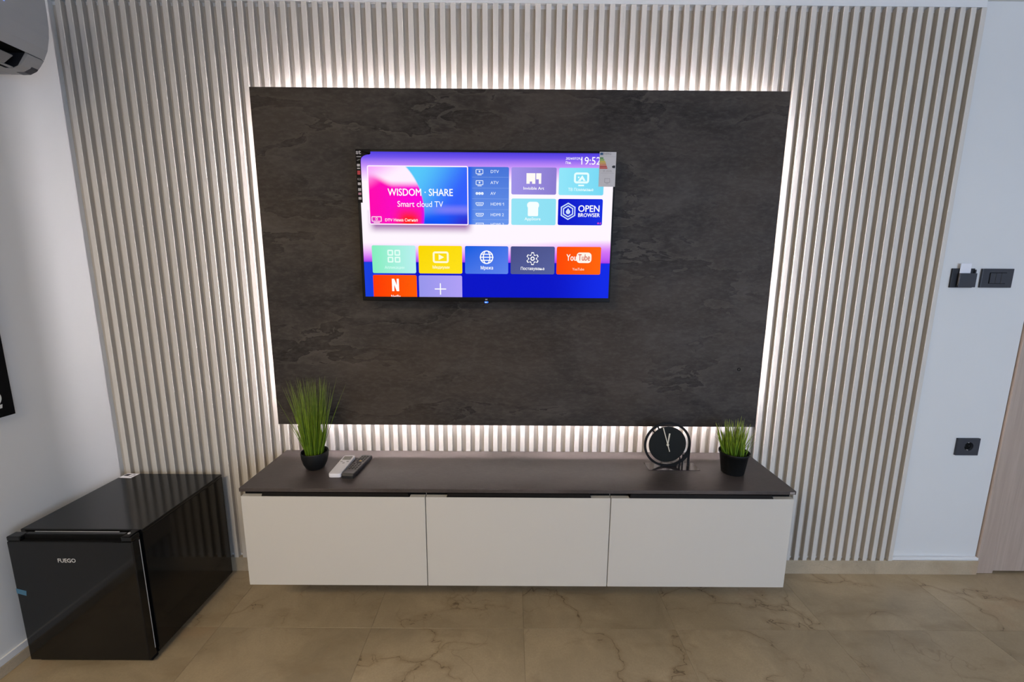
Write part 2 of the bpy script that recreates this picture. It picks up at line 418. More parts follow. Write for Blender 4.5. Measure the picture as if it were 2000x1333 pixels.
struct(MB().box(XL, XL+.010, YB, -.001, 0, .040, .001, 1).build('baseboard_left', M['skirting']), 'low cream marble skirting along the left wall', 'baseboard')
struct(MB().box(XL, XL+.008, YB, -.001, .0403, .0675, .002).build('trim_3', M['white_trim']), 'thin white ledge above the skirting on the left wall', 'trim')
dr = struct(MB().box(DX0+.0015, DX1-.0015, .0125, .048, .012, DH-.003, .001, 1).build('door_1', M['wood']), 'pale oak door leaf at the right edge', 'door')
b = MB().box(2.2200, DX0, .010, WY+.03, 0, DH+.08, .002); b.box(DX1, DX1+.085, .010, WY+.03, 0, DH+.08, .002).box(DX0, DX1, .010, WY+.03, DH, DH+.08, .002)
tag(b.build('door_casing', M['wood'], dr), 'pale oak casing')
MB().lathe([(0, .0), (.026, 0), (.026, .006), (0, .006)], 0, 0, 28).build('handle_rose', M['chrome'], dr)
hr = bpy.data.objects['handle_rose']; hr.data.transform(Matrix.Translation((DX1-.07, .0123, 1.03)) @ Matrix.Rotation(math.radians(90), 4, 'X'))
MB().box(DX1-.19, DX1-.06, -.052, -.040, 1.02, 1.04, .004).box(DX1-.08, DX1-.06, -.045, .0063, 1.02, 1.04, .003).build('door_handle', M['chrome'], dr)

# ------------------------------------------------------------------ stone TV panel with its light strips
PX0, PX1, PZ0, PZ1 = -.9938, 1.0530, .7525, 2.0858
pn = thing('wall_panel', ((PX0+PX1)/2, 0, PZ0), 'large dark concrete-look panel behind the television, lit round its edges', 'wall panel')
MB().box(PX0, PX1, -.0624, -.0444, PZ0, PZ1, .0008, 1).build('slab', M['stone'], pn)
I = .062
b = MB().box(PX0+I, PX1-I, -.0443, -.0004, PZ1-I-.04, PZ1-I).box(PX0+I, PX1-I, -.0443, -.0004, PZ0+I, PZ0+I+.04)
b.box(PX0+I, PX0+I+.04, -.0443, -.0004, PZ0+I+.04, PZ1-I-.04).box(PX1-I-.04, PX1-I, -.0443, -.0004, PZ0+I+.04, PZ1-I-.04)
b.build('mounting_frame', M['cab_body'], pn)
for bx in ((PX0+I, PX1-I, PZ1-I+.0002, PZ1-I+.003), (PX0+I, PX1-I, PZ0+I-.003, PZ0+I-.0002), (PX0+I-.003, PX0+I-.0002, PZ0+I, PZ1-I), (PX1-I+.0002, PX1-I+.003, PZ0+I, PZ1-I)):
    MB().box(bx[0], bx[1], -.0390, -.0300, bx[2], bx[3]).build('led_strip', M['led'], pn)
MB().ring(.9583, 1.0064, .0042, .0068, -.0640, -.0622, 28).build('cable_grommet', M['black_matte'], pn)

# ------------------------------------------------------------------ television
TX0, TX1, TZ0, TZ1, TY = -.5770, .3845, 1.2890, 1.8460, -.1420
tv = thing('television', ((TX0+TX1)/2, TY, TZ0), 'flat black television showing a colourful app menu on the dark panel', 'television')
MB().box(TX0, TX1, TY, TY+.016, TZ0, TZ1, .002, 2).build('bezel', M['tv_black'], tv)
b = MB().box(TX0+.12, TX1-.12, TY+.0163, -.0655, TZ0+.03, TZ1-.16, .012, 3); b.box(-.26, .07, -.0655, -.0626, 1.40, 1.62)
b.build('rear_housing', M['tv_black'], tv)
SX0, SX1, SZ0, SZ1 = -.5655, .3775, 1.3055, 1.8375
sc = mat('launcher_wallpaper', (0, 0, 0), .4, spec=.06, emit=(1, 1, 1), es=1.0); g = G(sc); u, v = g.uv()
vv = g.math('SUBTRACT', v, g.math('MULTIPLY', g.mapr(u, .55, 1.0), g.mapr(g.math('ABSOLUTE', g.math('SUBTRACT', v, .36)), .12, 0, 0, .055)))
wall_c = g.ramp(vv, [(0, lin((6, 22, 200))), (.246, lin((2, 14, 206))), (.252, lin((168, 62, 238))), (.285, lin((214, 118, 246))), (.33, lin((240, 188, 250))), (.385, lin((255, 246, 255))), (.80, lin((255, 248, 255))), (.86, lin((236, 196, 255))), (.915, lin((190, 138, 248))), (.965, lin((112, 82, 236))), (1, lin((72, 58, 220)))])
low = g.mapr(v, .2485, .2500, 1, 0, False)
lc = g.mix(g.mapr(u, 0, .22), lin((18, 62, 224)), lin((2, 16, 200))); lc = g.mix(g.mapr(u, .75, 1.0), lc, lin((8, 38, 232)))
wall_c = g.mix(low, wall_c, lc)
sh = g.math('MULTIPLY', g.mapr(v, .435, .515), g.math('MULTIPLY', g.mapr(u, .015, .06), g.mapr(u, .455, .41)))
sh = g.math('MULTIPLY', sh, g.mapr(v, .62, .60, 0, 1))
wall_c = g.mix(g.math('MULTIPLY', sh, .85), wall_c, lin((140, 40, 150)))
g.put(g.b.inputs['Emission Color'], wall_c)
scr = Flat().poly(((SX0, SZ0), (SX1, SZ0), (SX1, SZ1), (SX0, SZ1))).build('screen', sc, tv, TY-.0003)
WHT = emi((255, 255, 255)); T1 = TY-.0007; T2 = TY-.0011
def tile(x0, z0, x1, z1, m, r=.006, y=T1): return Flat().poly(rrect(x0, z0, x1, z1, r)).build('app_tile', m, tv, y)
# big picture tile
WX0, WX1, WZ0, WZ1 = -.5355, -.1640, 1.5780, 1.7880
wm = mat('promo_picture', (0, 0, 0), .5, spec=.04, emit=(1, 1, 1), es=1); g = G(wm); u, v = g.uv()
blue = g.mix(g.mapr(g.math('ADD', u, g.math('MULTIPLY', v, -.35)), .15, .75), lin((86, 200, 250)), lin((50, 96, 252)))
blue = g.mix(g.mapr(v, .30, .04), blue, lin((8, 84, 246)))
blue = g.mix(g.math('MULTIPLY', g.mapr(u, .72, 1.0), g.mapr(v, .35, .0)), blue, lin((52, 40, 205)))
blue = g.mix(g.math('MULTIPLY', g.mapr(g.math('ABSOLUTE', g.math('SUBTRACT', v, .26)), .12, 0), g.mapr(u, .55, .8, .1, .55)), blue, lin((150, 140, 248)))
el = g.math('ADD', g.math('POWER', g.math('DIVIDE', u, .555), 2), g.math('POWER', g.math('DIVIDE', g.math('SUBTRACT', v, .2), 1.08), 2))
pink = g.mix(g.mapr(u, .0, .5), lin((255, 4, 176)), lin((250, 0, 214)))
pink = g.mix(g.math('MULTIPLY', g.mapr(v, .42, .08), g.mapr(g.math('ABSOLUTE', g.math('SUBTRACT', u, .40)), .22, .02)), pink, lin((255, 28, 22)))
pink = g.mix(g.math('MULTIPLY', g.mapr(v, .2, .0), g.mapr(u, .18, .0)), pink, lin((200, 60, 200)))
wb_ = g.math('ADD', .84, g.math('MULTIPLY', g.mapr(u, 0, .26), -.16)); wh = g.mapr(g.math('SUBTRACT', v, wb_), -.06, .09)
pink = g.mix(wh, pink, lin((255, 240, 255)))
pink = g.mix(g.math('MULTIPLY', g.mapr(el, .86, 1.0), g.mapr(v, .5, .1)), pink, lin((205, 10, 236)))
tot = g.mix(g.mapr(el, .975, 1.035), pink, blue)
tot = g.mix(g.math('MULTIPLY', g.mapr(g.math('SUBTRACT', v, u), .55, .98), 1.0), tot, lin((250, 170, 250)))
g.put(g.b.inputs['Emission Color'], tot)
big = Flat().poly(rrect(WX0, WZ0, WX1, WZ1, .006)).build('app_tile', wm, tv, TY-.0010)
Flat().rband(WX0-.0015, WZ0-.0015, WX1+.0015, WZ1+.0015, .007, .0042).build('highlight_frame', emi((255, 236, 255)), big, TY-.0015)
for a in (('WISDOM · SHARE', -.3415, 1.6935, .0365, .014, 'CENTER', 0, 1, 0, .2425), ('Smart cloud TV', -.3435, 1.6515, .0300, 0, 'CENTER', 0, 1, 0, .171), ('DTV Нема Сигнал', -.478, 1.5935, .0150, .012, 'LEFT', 0, 1, 0, .122)):
    Flat().text(*a).build('lettering', WHT, big, TY-.0016)
f = Flat().rband(-.5275, 1.5880, -.4905, 1.6065, .002, .0022).line((-.5195, 1.5840), (-.4985, 1.5840), .0022).rband(-.5130, 1.5930, -.5055, 1.6020, .002, .0014)
f.build('icon', WHT, big, TY-.0016)
# source list
lm = mat('source_list', (0, 0, 0), .5, spec=.04, emit=(1, 1, 1), es=1); g = G(lm); u, v = g.uv()
g.put(g.b.inputs['Emission Color'], g.mix(g.mapr(u, 0, .20), lin((10, 92, 236)), g.mix(v, lin((104, 148, 236)), lin((70, 116, 216)))))
src = Flat().poly(rrect(-.1660, 1.5800, -.0110, 1.7870, .006)).build('app_tile', lm, tv, T1)
zs = [1.7700, 1.7310, 1.6925, 1.6540, 1.6155, 1.5800]
for n, z in zip(('DTV', 'ATV', 'AV', 'HDMI 1', 'HDMI 2', 'HDMI 3'), zs): (Flat().line((-.0347, z+.0022), (-.0327, z+.0042), .0016) if n == 'HDMI 1' else Flat()).text(n, -.0800, z, .0150, .014, 'LEFT', fit={2: .0195, 3: .030}.get(len(n), .049)).clipz(1.5805).build('lettering', emi((222, 234, 255)), src, T2)
for z in zs[:2]: Flat().rband(-.1345, z-.0085, -.1065, z+.0085, .003, .0024).line((-.127, z-.0115), (-.114, z-.0115), .0024).poly(circ(-.1205, z+.0005, .0034, 12)).build('icon', emi((228, 238, 255)), src, T2)
f = Flat()
for i in range(3): f.poly(circ(-.1305+.0100*i, zs[2], .0052, 16))
f.build('icon', emi((228, 238, 255)), src, T2)
for z in zs[3:]:
    o_ = [(-.1355, z+.0062), (-.1055, z+.0062), (-.1055, z), (-.1110, z-.0062), (-.1300, z-.0062), (-.1355, z)][::-1]
    Flat().band(o_, [(-.1205+(a+.1205)*.83, z+(c-z)*.62) for a, c in o_]).line((-.128, z), (-.113, z), .0022).clipz(1.5805).build('icon', emi((228, 238, 255)), src, T2)
for a, c in zip(zs, zs[1:]): Flat().line((-.148, (a+c)/2), (-.012, (a+c)/2), .0007).build('divider', emi((150, 182, 245)), src, T2)
# app tiles, upper block
t = tile(-.0020, 1.6900, .1655, 1.7865, emi_grad((160, 146, 232), (138, 124, 206)))
f = Flat(); X0, Z0, X1, Z1 = .0540, 1.7285, .1090, 1.7660
f.poly([(X0, Z1), (X0+.033, Z1), (X0+.033, Z0), (X0+.021, Z0), (X0+.021, Z0+.008), (X0+.0125, Z0+.008), (X0+.0125, Z0), (X0, Z0)][::-1])
f.poly([(X0+.036, Z1), (X1, Z1), (X1, Z0), (X1-.009, Z0), (X1-.009, Z0+.016), (X0+.036, Z0+.016)][::-1]); f.build('icon', emi((255, 250, 245)), t, T2)
Flat().text('Invisible Art', .0810, 1.7120, .0148, .014, fit=0.077).build('lettering', WHT, t, T2)
t = tile(.1745, 1.6890, .3420, 1.7860, emi_grad((146, 230, 250), (118, 216, 244)))
f = Flat().rband(.2305, 1.7310, .2870, 1.7700, .010, .0075).poly([(.2455, 1.7400), (.2615, 1.7600), (.2745, 1.7400), (.2655, 1.7400), (.2610, 1.7475), (.2560, 1.7400)]).poly(circ(.2480, 1.7525, .0032, 12)).line((.2500, 1.7240), (.2660, 1.7240), .0055)
f.build('icon', emi((232, 255, 255)), t, T2); Flat().text('ТВ Поминање', .2570, 1.7085, .0152, .016, fit=0.094).build('lettering', emi((232, 255, 255)), t, T2)
t = tile(-.0015, 1.5795, .1660, 1.6755, emi_grad((150, 228, 246), (142, 224, 244)))
f = Flat().poly(rrect(.0605, 1.6120, .0995, 1.6530, .004)).poly(rrect(.0575, 1.6390, .1025, 1.6640, .0115)).build('icon', emi((246, 255, 255)), t, T2)
Flat().text('AppStore', .0790, 1.6015, .0152, .014, fit=0.06).build('lettering', emi((246, 255, 255)), t, T2)
t = tile(.1740, 1.5800, .3415, 1.6755, emi_grad((10, 18, 196), (22, 48, 226)))
def hexa(cx, cz, r): return [(cx+r*math.cos(math.radians(30+60*i)), cz+r*math.sin(math.radians(30+60*i))) for i in range(6)]
f = Flat().band(hexa(.2120, 1.6305, .0318), hexa(.2120, 1.6305, .0268)).band(hexa(.2120, 1.6305, .0222), hexa(.2120, 1.6305, .0172)).poly(circ(.2120, 1.6285, .0085, 16)).poly(((.2045, 1.6315), (.2195, 1.6315), (.2120, 1.6420)))
f.build('icon', emi((206, 224, 255)), t, T2)
Flat().text('OPEN', .2905, 1.6395, .0335, .020, sx=.94, fit=0.079).text('BROWSER', .2905, 1.6165, .0193, .022, sx=.95, fit=0.081).build('lettering', WHT, t, T2)
Flat().poly(circ(.3270, 1.5875, .0036, 12)).poly(((.3325, 1.5840), (.3375, 1.5840), (.3375, 1.5910), (.3350, 1.5910))).build('corner_mark', emi((216, 70, 190)), t, T2)
# lower row
def lower(x0, x1, m): return tile(x0, 1.3957, x1, 1.5003, m)
t = lower(-.5330, -.3662, emi_grad((132, 238, 190), (184, 240, 240)))
f = Flat()
for dx in (-.0135, .0135):
    for dz in (-.0130, .0130): f.rband(-.4495+dx-.0110, 1.4600+dz-.0110, -.4495+dx+.0110, 1.4600+dz+.0110, .004, .0052)
f.build('icon', emi((226, 255, 244)), t, T2); Flat().text('Апликации', -.4485, 1.4170, .0150, .014, fit=0.075).build('lettering', emi((214, 255, 244)), t, T2)
t = lower(-.3553, -.1887, emi_grad((250, 216, 0), (255, 226, 24), diag=True))
f = Flat().rband(-.3010, 1.4355, -.2400, 1.4790, .009, .0072).poly(((-.2785, 1.4465), (-.2575, 1.4575), (-.2785, 1.4685)))
f.build('icon', emi((255, 250, 214)), t, T2); Flat().text('Медиуми', -.2700, 1.4190, .0160, .022, fit=0.064).build('lettering', emi((255, 248, 205)), t, T2)
t = lower(-.1777, -.0121, emi_grad((4, 92, 226), (94, 132, 236), diag=True))
f = Flat(); gx, gz, gr = -.0950, 1.4585, .0255
f.band(circ(gx, gz, gr, 32), circ(gx, gz, gr-.0040, 32)); EL = lambda a, r: [(gx+a*math.cos(2*math.pi*i/28), gz+r*math.sin(2*math.pi*i/28)) for i in range(28)]
f.band(EL(.0145, gr-.001), EL(.0105, gr-.003))
for dz, hw in ((0, gr), (.0115, gr*.88), (-.0115, gr*.88)): f.line((gx-hw+.001, gz+dz), (gx+hw-.001, gz+dz), .0034)
f.build('icon', WHT, t, T2); Flat().text('Мрежа', -.0940, 1.4180, .0180, .016, fit=0.047).build('lettering', WHT, t, T2)
t = lower(-.0029, .1656, emi_grad((72, 78, 134), (88, 98, 158), diag=True))
f = Flat(); gx, gz = .0810, 1.4545; O = []; N_ = []
for i in range(6):
    for d, r in ((-21, .0170), (-11, .0245), (11, .0245), (21, .0170)):
        a = math.radians(90+60*i+d); O.append((gx+r*math.cos(a), gz+r*math.sin(a))); N_.append((gx+(r-.0040)*math.cos(a), gz+(r-.0040)*math.sin(a)))
f.band(O, N_).band(circ(gx, gz, .0082, 24), circ(gx, gz, .0042, 24)); f.build('icon', WHT, t, T2)
Flat().text('Поставувања', .0815, 1.4165, .0158, .014, fit=0.09).build('lettering', WHT, t, T2)
t = lower(.1732, .3425, emi_grad((255, 72, 0), (255, 102, 4)))
f = Flat().poly(rrect(.2495, 1.4395, .3065, 1.4790, .0125)).text('You', .2310, 1.4585, .0345, .020, sx=.72, fit=0.038); f.build('icon', emi((255, 246, 236)), t, T2)
Flat().text('Tube', .2785, 1.4590, .0345, .008, sx=.74, fit=0.045).build('icon_lettering', emi((206, 70, 40)), t, TY-.0014)
Flat().text('YouTube', .2575, 1.4155, .0135, .016, fit=0.045).build('lettering', emi((255, 214, 190)), t, T2)
t = Flat().poly(rrect(-.5331, 1.28, -.3650, 1.3892, .006)).clipz(SZ0).build('app_tile', emi_grad((255, 58, 0), (255, 92, 2)), tv, T1)
f = Flat().poly(((-.4610, 1.3270), (-.4525, 1.3270), (-.4525, 1.3745), (-.4610, 1.3745))).poly(((-.4425, 1.3270), (-.4340, 1.3270), (-.4340, 1.3745), (-.4425, 1.3745))).poly(((-.4610, 1.3745), (-.4435, 1.3270), (-.4340, 1.3270), (-.4515, 1.3745)))
f.build('icon', WHT, t, T2); Flat().text('Netflix', -.4475, 1.3070, .0150, .012, fit=0.037).clipz(SZ0).build('lettering', WHT, t, T2)
t = Flat().poly(rrect(-.3566, 1.28, -.1898, 1.3886, .006)).clipz(SZ0).build('app_tile', emi_grad((152, 150, 236), (176, 160, 246)), tv, T1)
Flat().line((-.2940, 1.3365), (-.2540, 1.3365), .0042).line((-.2740, 1.3165), (-.2740, 1.3565), .0042).build('icon', WHT, t, T2)
# clock line
f = Flat().text('2024/07/29', .2240, 1.8180, .0118, .014, 'CENTER', shear=.2, fit=0.053).text('Пон.', .2085, 1.8035, .0125, .014, 'CENTER', fit=0.02).text('19:52', .2885, 1.8095, .0385, .004, sx=.88, fit=0.071)
f.line((.2538, 1.8150), (.2578, 1.8195), .0030); f.build('screen_clock', WHT, tv, T2)
# stickers on the set
em_ = [mat('label_paper', (.62, .60, .62), .5), mat('label_blue', (.02, .09, .22), .5), mat('label_green', (.05, .25, .03), .5), mat('label_lime', (.22, .42, .05), .5),
       mat('label_yellow', (.62, .50, .02), .5), mat('label_orange', (.68, .35, .03), .5), mat('label_red', (.55, .03, .01), .5), mat('label_grey', (.26, .25, .27), .5), mat('label_black', (.02, .02, .03), .5), mat('label_deep_orange', (.68, .20, .06), .5)]
f = Flat(); EX, EZ = .3225, 1.8425
f.poly(rrect(EX, EZ-.1225, EX+.0615, EZ, .0008), 0)
lab = f.build('energy_label', em_, tv, TY-.0017)
def inlab(x0, z0, x1, z1): return ((EX+x0, EZ-z1), (EX+x1, EZ-z1), (EX+x1, EZ-z0), (EX+x0, EZ-z0))
f = Flat().poly(inlab(.002, .003, .0130, .0110), 1)
for i, (w, mi) in enumerate(((.0115, 2), (.0150, 3), (.0185, 4), (.0215, 5), (.0230, 9), (.0255, 6), (.0275, 6))):
    z0 = .0195+.0058*i; f.poly(((EX+.0015, EZ-z0-.0046), (EX+.0015+w, EZ-z0-.0046), (EX+.0040+w, EZ-z0-.0023), (EX+.0015+w, EZ-z0), (EX+.0015, EZ-z0)), mi)
f.poly(((EX+.0470, EZ-.0520), (EX+.0505, EZ-.0565), (EX+.0590, EZ-.0565), (EX+.0590, EZ-.0475), (EX+.0505, EZ-.0475)), 8)
f.poly(inlab(.002, .0162, .0595, .0166), 7).poly(inlab(.0255, .0690, .0480, .0696), 7).poly(inlab(.006, .0740, .0560, .0744), 7)
f.rband(EX+.0215, EZ-.1080, EX+.0415, EZ-.0930, .001, .0011, 7).line((EX+.0270, EZ-.1115), (EX+.0360, EZ-.1115), .0011, 7)
f.text('ENERG', EX+.0270, EZ-.0070, .0100, 0, mi=7).text('G', EX+.0548, EZ-.0522, .0070, 0, mi=0).text('55', EX+.0180, EZ-.0670, .0075, 0, mi=7).text('kWh/1000h', EX+.0370, EZ-.0660, .0040, 0, mi=7)
f.build('label_print', em_, lab, TY-.0021)
sm_ = [mat('sticker_black', (.006, .005, .006), .5, spec=.1), mat('sticker_print', (.50, .47, .48), .5), mat('sticker_red', (.50, .02, .04), .5), mat('sticker_pink', (.50, .22, .30), .5)]
f = Flat(); BX = TX0+.0006
pts = [(BX, 1.6560), (BX+.0180, 1.6560), (BX+.0180, 1.7990), (BX+.0185, 1.8060)]
for i in range(9):
    a = math.radians(180-90*i/8); pts.append((BX+.0510+.0325*math.cos(a), 1.8070+.0200*math.sin(a)))
pts += [(BX+.0550, 1.8300), (BX+.0550, TZ1-.0006), (BX, TZ1-.0006)]
# split into convex pieces for a clean fill
f.poly(pts[:3]+[(BX, 1.7990)], 0)
for a, c in zip(pts[3:-3], pts[4:-2]): f.poly(((BX, TZ1-.0006), a, c), 0)
f.poly(((BX, 1.7990), pts[2], pts[3], (BX, TZ1-.0006)), 0).poly(((BX, TZ1-.0006), pts[-4], pts[-3], pts[-2]), 0)
st = f.build('brand_sticker', sm_, tv, TY-.0017)
f = Flat().text('st', BX+.0105, 1.8345, .0210, 0, mi=1, sx=1.25, off=.02).line((BX+.0045, 1.8190), (BX+.0190, 1.8190), .0022, 1).line((BX+.0050, 1.8060), (BX+.0150, 1.8090), .0012, 1)
for z0, z1, mi in ((1.7935, 1.7850, 1), (1.7800, 1.7760, 1), (1.7700, 1.7560, 2), (1.7430, 1.7370, 1), (1.7280, 1.7190, 1), (1.7080, 1.6980, 1), (1.6920, 1.6840, 3), (1.6760, 1.6670, 1)):
    if mi == 1 and z0 in (1.7430,): f.rband(BX+.0035, z1, BX+.0150, z0, .0006, .0009, 1)
    else: f.poly(rrect(BX+.0035, z1, BX+.0145, z0, .0006), mi)
f.build('sticker_print', sm_, st, TY-.0021)
Flat().text('st', -.0965, 1.2975, .0100, 0, sx=1.2, off=.02).build('bezel_mark', mat('bezel_print', (.55, .5, .55), .4), tv, TY-.0006)
il = MB().box(-.1035, -.0900, TY-.0004, TY+.012, 1.2835, 1.2889, .001, 1).build('indicator_light', [mat('indicator_lens', (.02, .05, .4), .2, emit=(.02, .12, 1), es=3)], tv)
Flat().poly(circ(-.0980, 1.2862, .0019, 12)).build('indicator_glow', emi((225, 240, 255), 1.5), il, TY-.0007)

# ------------------------------------------------------------------ wall-hung cabinet row and its worktop
CX = [(-.9985, -.3152), (-.3122, .3750), (.3780, 1.0590)]
lab3 = ['left', 'middle', 'right']
labels = ['white wall-hung cabinet nearest the black fridge, leftmost of the row', 'white wall-hung cabinet in the middle, under the television', 'white wall-hung cabinet at the door side, rightmost of the row']
HX = [(-.921, -.372), (-.235, .303), (.4457, .982)]
for i, (x0, x1) in enumerate(CX):
    w = thing('wall_cabinet', ((x0+x1)/2, -.160, .2075), labels[i], 'cabinet', 'white wall-hung cabinets under the worktop')
    a0, a1 = x0+(.004 if i == 0 else -.0012), x1-(.004 if i == 2 else -.0012)
    b = MB().box(a0, a0+.016, -.316, -.0005, .2075, .5937).box(a1-.016, a1, -.316, -.0005, .2075, .5937).box(a0+.016, a1-.016, -.316, -.0005, .2075, .2235).box(a0+.016, a1-.016, -.010, -.0005, .2235, .5937).box(a0+.016, a1-.016, -.290, -.010, .5777, .5937)
    b.build('body', M['cab_body'], w)
    MB().box(a0+.0005, a1-.0005, -.3165, -.291, .548, .5936).build('grip_channel', M['black_matte'], w)
    d = MB().box(x0, x1, -.338, -.3172, .2075, .5755, .0012, 2).build('door', M['cab_white'], w)
    h0, h1 = HX[i]
    MB().prism([(h0, .5757), (h1, .5757), (h1-.008, .5910), (h0+.004, .5910)], 'y', -.3370, -.3190).build('handle', M['black_metal'], d)
wt = thing('worktop', (.03, -.169, .5939), 'long dark brown concrete-look worktop on the white cabinets', 'worktop')
MB().box(-1.0024, 1.0633, -.338, -.0006, .5940, .6076, .0010, 2).build('top_board', M['worktop'], wt)
MB().box(1.0400, 1.0580, -.3386, -.3378, .5965, .6045).build('edge_tag', mat('edge_tag_grey', (.30, .27, .26), .4), wt)
ZW = .6076

# ------------------------------------------------------------------ mini fridge
FX0, FX1, FYB, FYF, FZT = -1.7035, -1.2792, -.034, -.488, .5087
fr = thing('mini_fridge', ((FX0+FX1)/2, (FYB+FYF)/2, 0), 'small glossy black fridge on the floor in the left corner', 'fridge')
MB().box(FX0+.002, FX1-.001, -.4435, FYB, .022, .4960, .003, 2).build('body', M['black_gloss'], fr)
MB().box(FX0, FX1, -.4445, FYB-.002, .4962, FZT, .003, 2).build('top_panel', M['fridge_top'], fr)
MB().box(FX0+.012, FX1-.012, -.4555, -.4440, .040, .492).build('gasket', M['black_matte'], fr)
nx0, nx1 = -1.658, -1.318
b = MB().box(FX0, FX1, FYF, -.456, .026, .4905, .004, 3)
b.box(FX0, nx0, FYF+.0015, -.456, .4906, FZT-.001, .003, 2).box(nx1, FX1, FYF+.0015, -.456, .4906, FZT-.001, .003, 2).box(nx0, nx1, FYF+.0185, -.456, .4906, FZT-.001, .002, 2)
do = b.build('door', M['black_gloss'], fr)
MB().box(nx0+.0005, nx1-.0005, FYF+.0010, FYF+.0182, .4907, .4915).box(nx0+.0005, nx1-.0005, FYF+.0165, FYF+.0182, .4916, .5050).build('handle_recess', M['black_matte'], do)
MB().box(FX1-.0014, FX1+.0006, -.4618, -.4598, .052, .482).build('edge_strip', M['chrome'], do)
MB().box(nx0+.02, nx1-.03, -.4568, -.4548, .5075, .5085).build('edge_strip', M['chrome'], do)
f = Flat().text('FUEGO', -1.5100, .4203, .0205, 0, fit=.061, off=.022).build('logo', mat('logo_silver', (.50, .50, .50), .4), do, FYF-.0006)
f = Flat().poly(((-1.7025, .3135), (-1.668, .3035), (-1.671, .2845), (-1.7025, .2945))).build('blue_tape', M['blue_tape'], do, FYF-.0005)
hb = MB().box(FX1-.030, FX1-.006, -.487, -.448, FZT+.0002, FZT+.0035, .001, 1).build('hinge', M['black_metal'], fr)
MB().lathe([(0, FZT+.0036), (.004, FZT+.0036), (.004, FZT+.0060), (0, FZT+.0060)], FX1-.020, -.472, 14).build('hinge_pin', M['chrome'], hb)
sk = Flat().poly(((-1.7000, -.0760), (-1.6440, -.0800), (-1.6400, -.0395), (-1.6960, -.0365))).build('rating_label', M['paper'], fr, 0, xf=lambda a, c: (a, c, FZT+.0004))
f = Flat().poly(((-1.694, -.060), (-1.672, -.062), (-1.670, -.044), (-1.692, -.042))).line((-1.664, -.066), (-1.650, -.067), .003).line((-1.662, -.054), (-1.648, -.055), .003).line((-1.660, -.046), (-1.652, -.0465), .003)
f.build('label_print', M['label_black'] if 'label_black' in M else em_[8], sk, 0, xf=lambda a, c: (a, c, FZT+.0008))
for fx in (FX0+.04, FX1-.04):
    for fy in (-.42, -.08): MB().lathe([(0, 0), (.017, 0), (.015, .0218), (0, .0218)], fx, fy, 18).build('foot', M['black_matte'], fr)
MB().box(FX0+.01, FX1-.01, -.468, -.440, .004, .0215, .002, 1).build('kick_plate', M['black_matte'], fr)

# ------------------------------------------------------------------ potted grasses
def blades(specs, name, m, parent):
    vs, fs, uvs = [], [], []
    for (bx, by, bz, tx, ty, tz, w, sag) in specs:
        n = 7; b0 = len(vs); P0 = Vector((bx, by, bz)); P2 = Vector((tx, ty, tz))
        P1 = (P0+P2)/2 + Vector((-(tx-bx)*sag, -(ty-by)*sag, (tz-bz)*sag*.55)); yaw = random.uniform(-.7, .7)
        sd = Vector((math.cos(yaw), math.sin(yaw), 0))
        for i in range(n):
            t = i/(n-1); p = P0*(1-t)**2 + P1*2*t*(1-t) + P2*t*t; ww = w*(1-t**2.2)*.5+.0002
            fo = Vector((0, -ww*.5, 0))
            vs += [p-sd*ww, p+fo, p+sd*ww]; uvs += [(0, t), (.5, t), (1, t)]
        for i in range(n-1):
            k = b0+3*i; fs += [(k, k+1, k+4, k+3), (k+1, k+2, k+5, k+4)]
    me = bpy.data.meshes.new(name); c = Vector(specs[0][:3]); me.from_pydata([tuple(v-c) for v in vs], [], fs); me.materials.append(m)
    L = me.uv_layers.new(name='UVMap')
    for lp in me.loops: L.data[lp.index].uv = uvs[lp.vertex_index]
    for p in me.polygons: p.use_smooth = True
    o = bpy.data.objects.new(name, me); COL.objects.link(o); o.location = c; attach(o, parent); o['kind'] = 'stuff'; return o
px, py = -.7945, -.170
p1 = thing('potted_grass', (px, py, ZW), 'tall thin-bladed grass in a round black pot beside the white remote', 'plant')
MB().lathe([(0, ZW+.0003), (.030, ZW+.0003), (.036, ZW+.006), (.0455, ZW+.026), (.0515, ZW+.050), (.0528, ZW+.070), (.0524, ZW+.0735), (.0500, ZW+.0735), (.0490, ZW+.068), (.047, ZW+.058)], px, py, 48).build('pot', M['pot'], p1)
MB().lathe([(0, ZW+.060), (.0468, ZW+.058), (.046, ZW+.050), (0, ZW+.050)], px, py, 32).build('soil', M['soil'], p1)
sp = []
for i in range(210):
    a = random.uniform(0, 2*math.pi); r = .034*math.sqrt(random.random()); ux, uy = math.cos(a)*r, math.sin(a)*r
    h = random.uniform(.235, .325) if random.random() > .25 else random.uniform(.13, .25)
    k = random.uniform(1.3, 2.9)
    sp.append((px+ux, py+uy, ZW+.0605, px-.004+ux*k*1.12+random.uniform(-.020, .020), py+uy*1.5+random.uniform(-.015, .015), ZW+.060+h, random.uniform(.0022, .0034), random.uniform(-.02, .10)))
sp += [(px-.03, py, ZW+.061, -.930, py-.01, .912, .0022, .03), (px-.02, py, ZW+.061, -.905, py, .950, .0026, .04), (px+.03, py, ZW+.061, -.655, py+.01, .958, .002, .06), (px+.028, py, ZW+.061, -.690, py+.01, .985, .0022, .06), (px+.02, py-.01, ZW+.061, -.700, py-.01, .93, .002, .08)]
blades(sp, 'foliage', M['grass_tall'], p1)
px, py = .9035, -.186
p2 = thing('potted_grass', (px, py, ZW), 'short bushy grass in a straight tapered black pot beside the clock', 'plant')
MB().lathe([(0, ZW+.0003), (.041, ZW+.0003), (.0428, ZW+.003), (.0535, ZW+.083), (.0575, ZW+.0835), (.0580, ZW+.090), (.0560, ZW+.0905), (.0540, ZW+.084), (.052, ZW+.074)], px, py, 48).build('pot', M['pot'], p2)
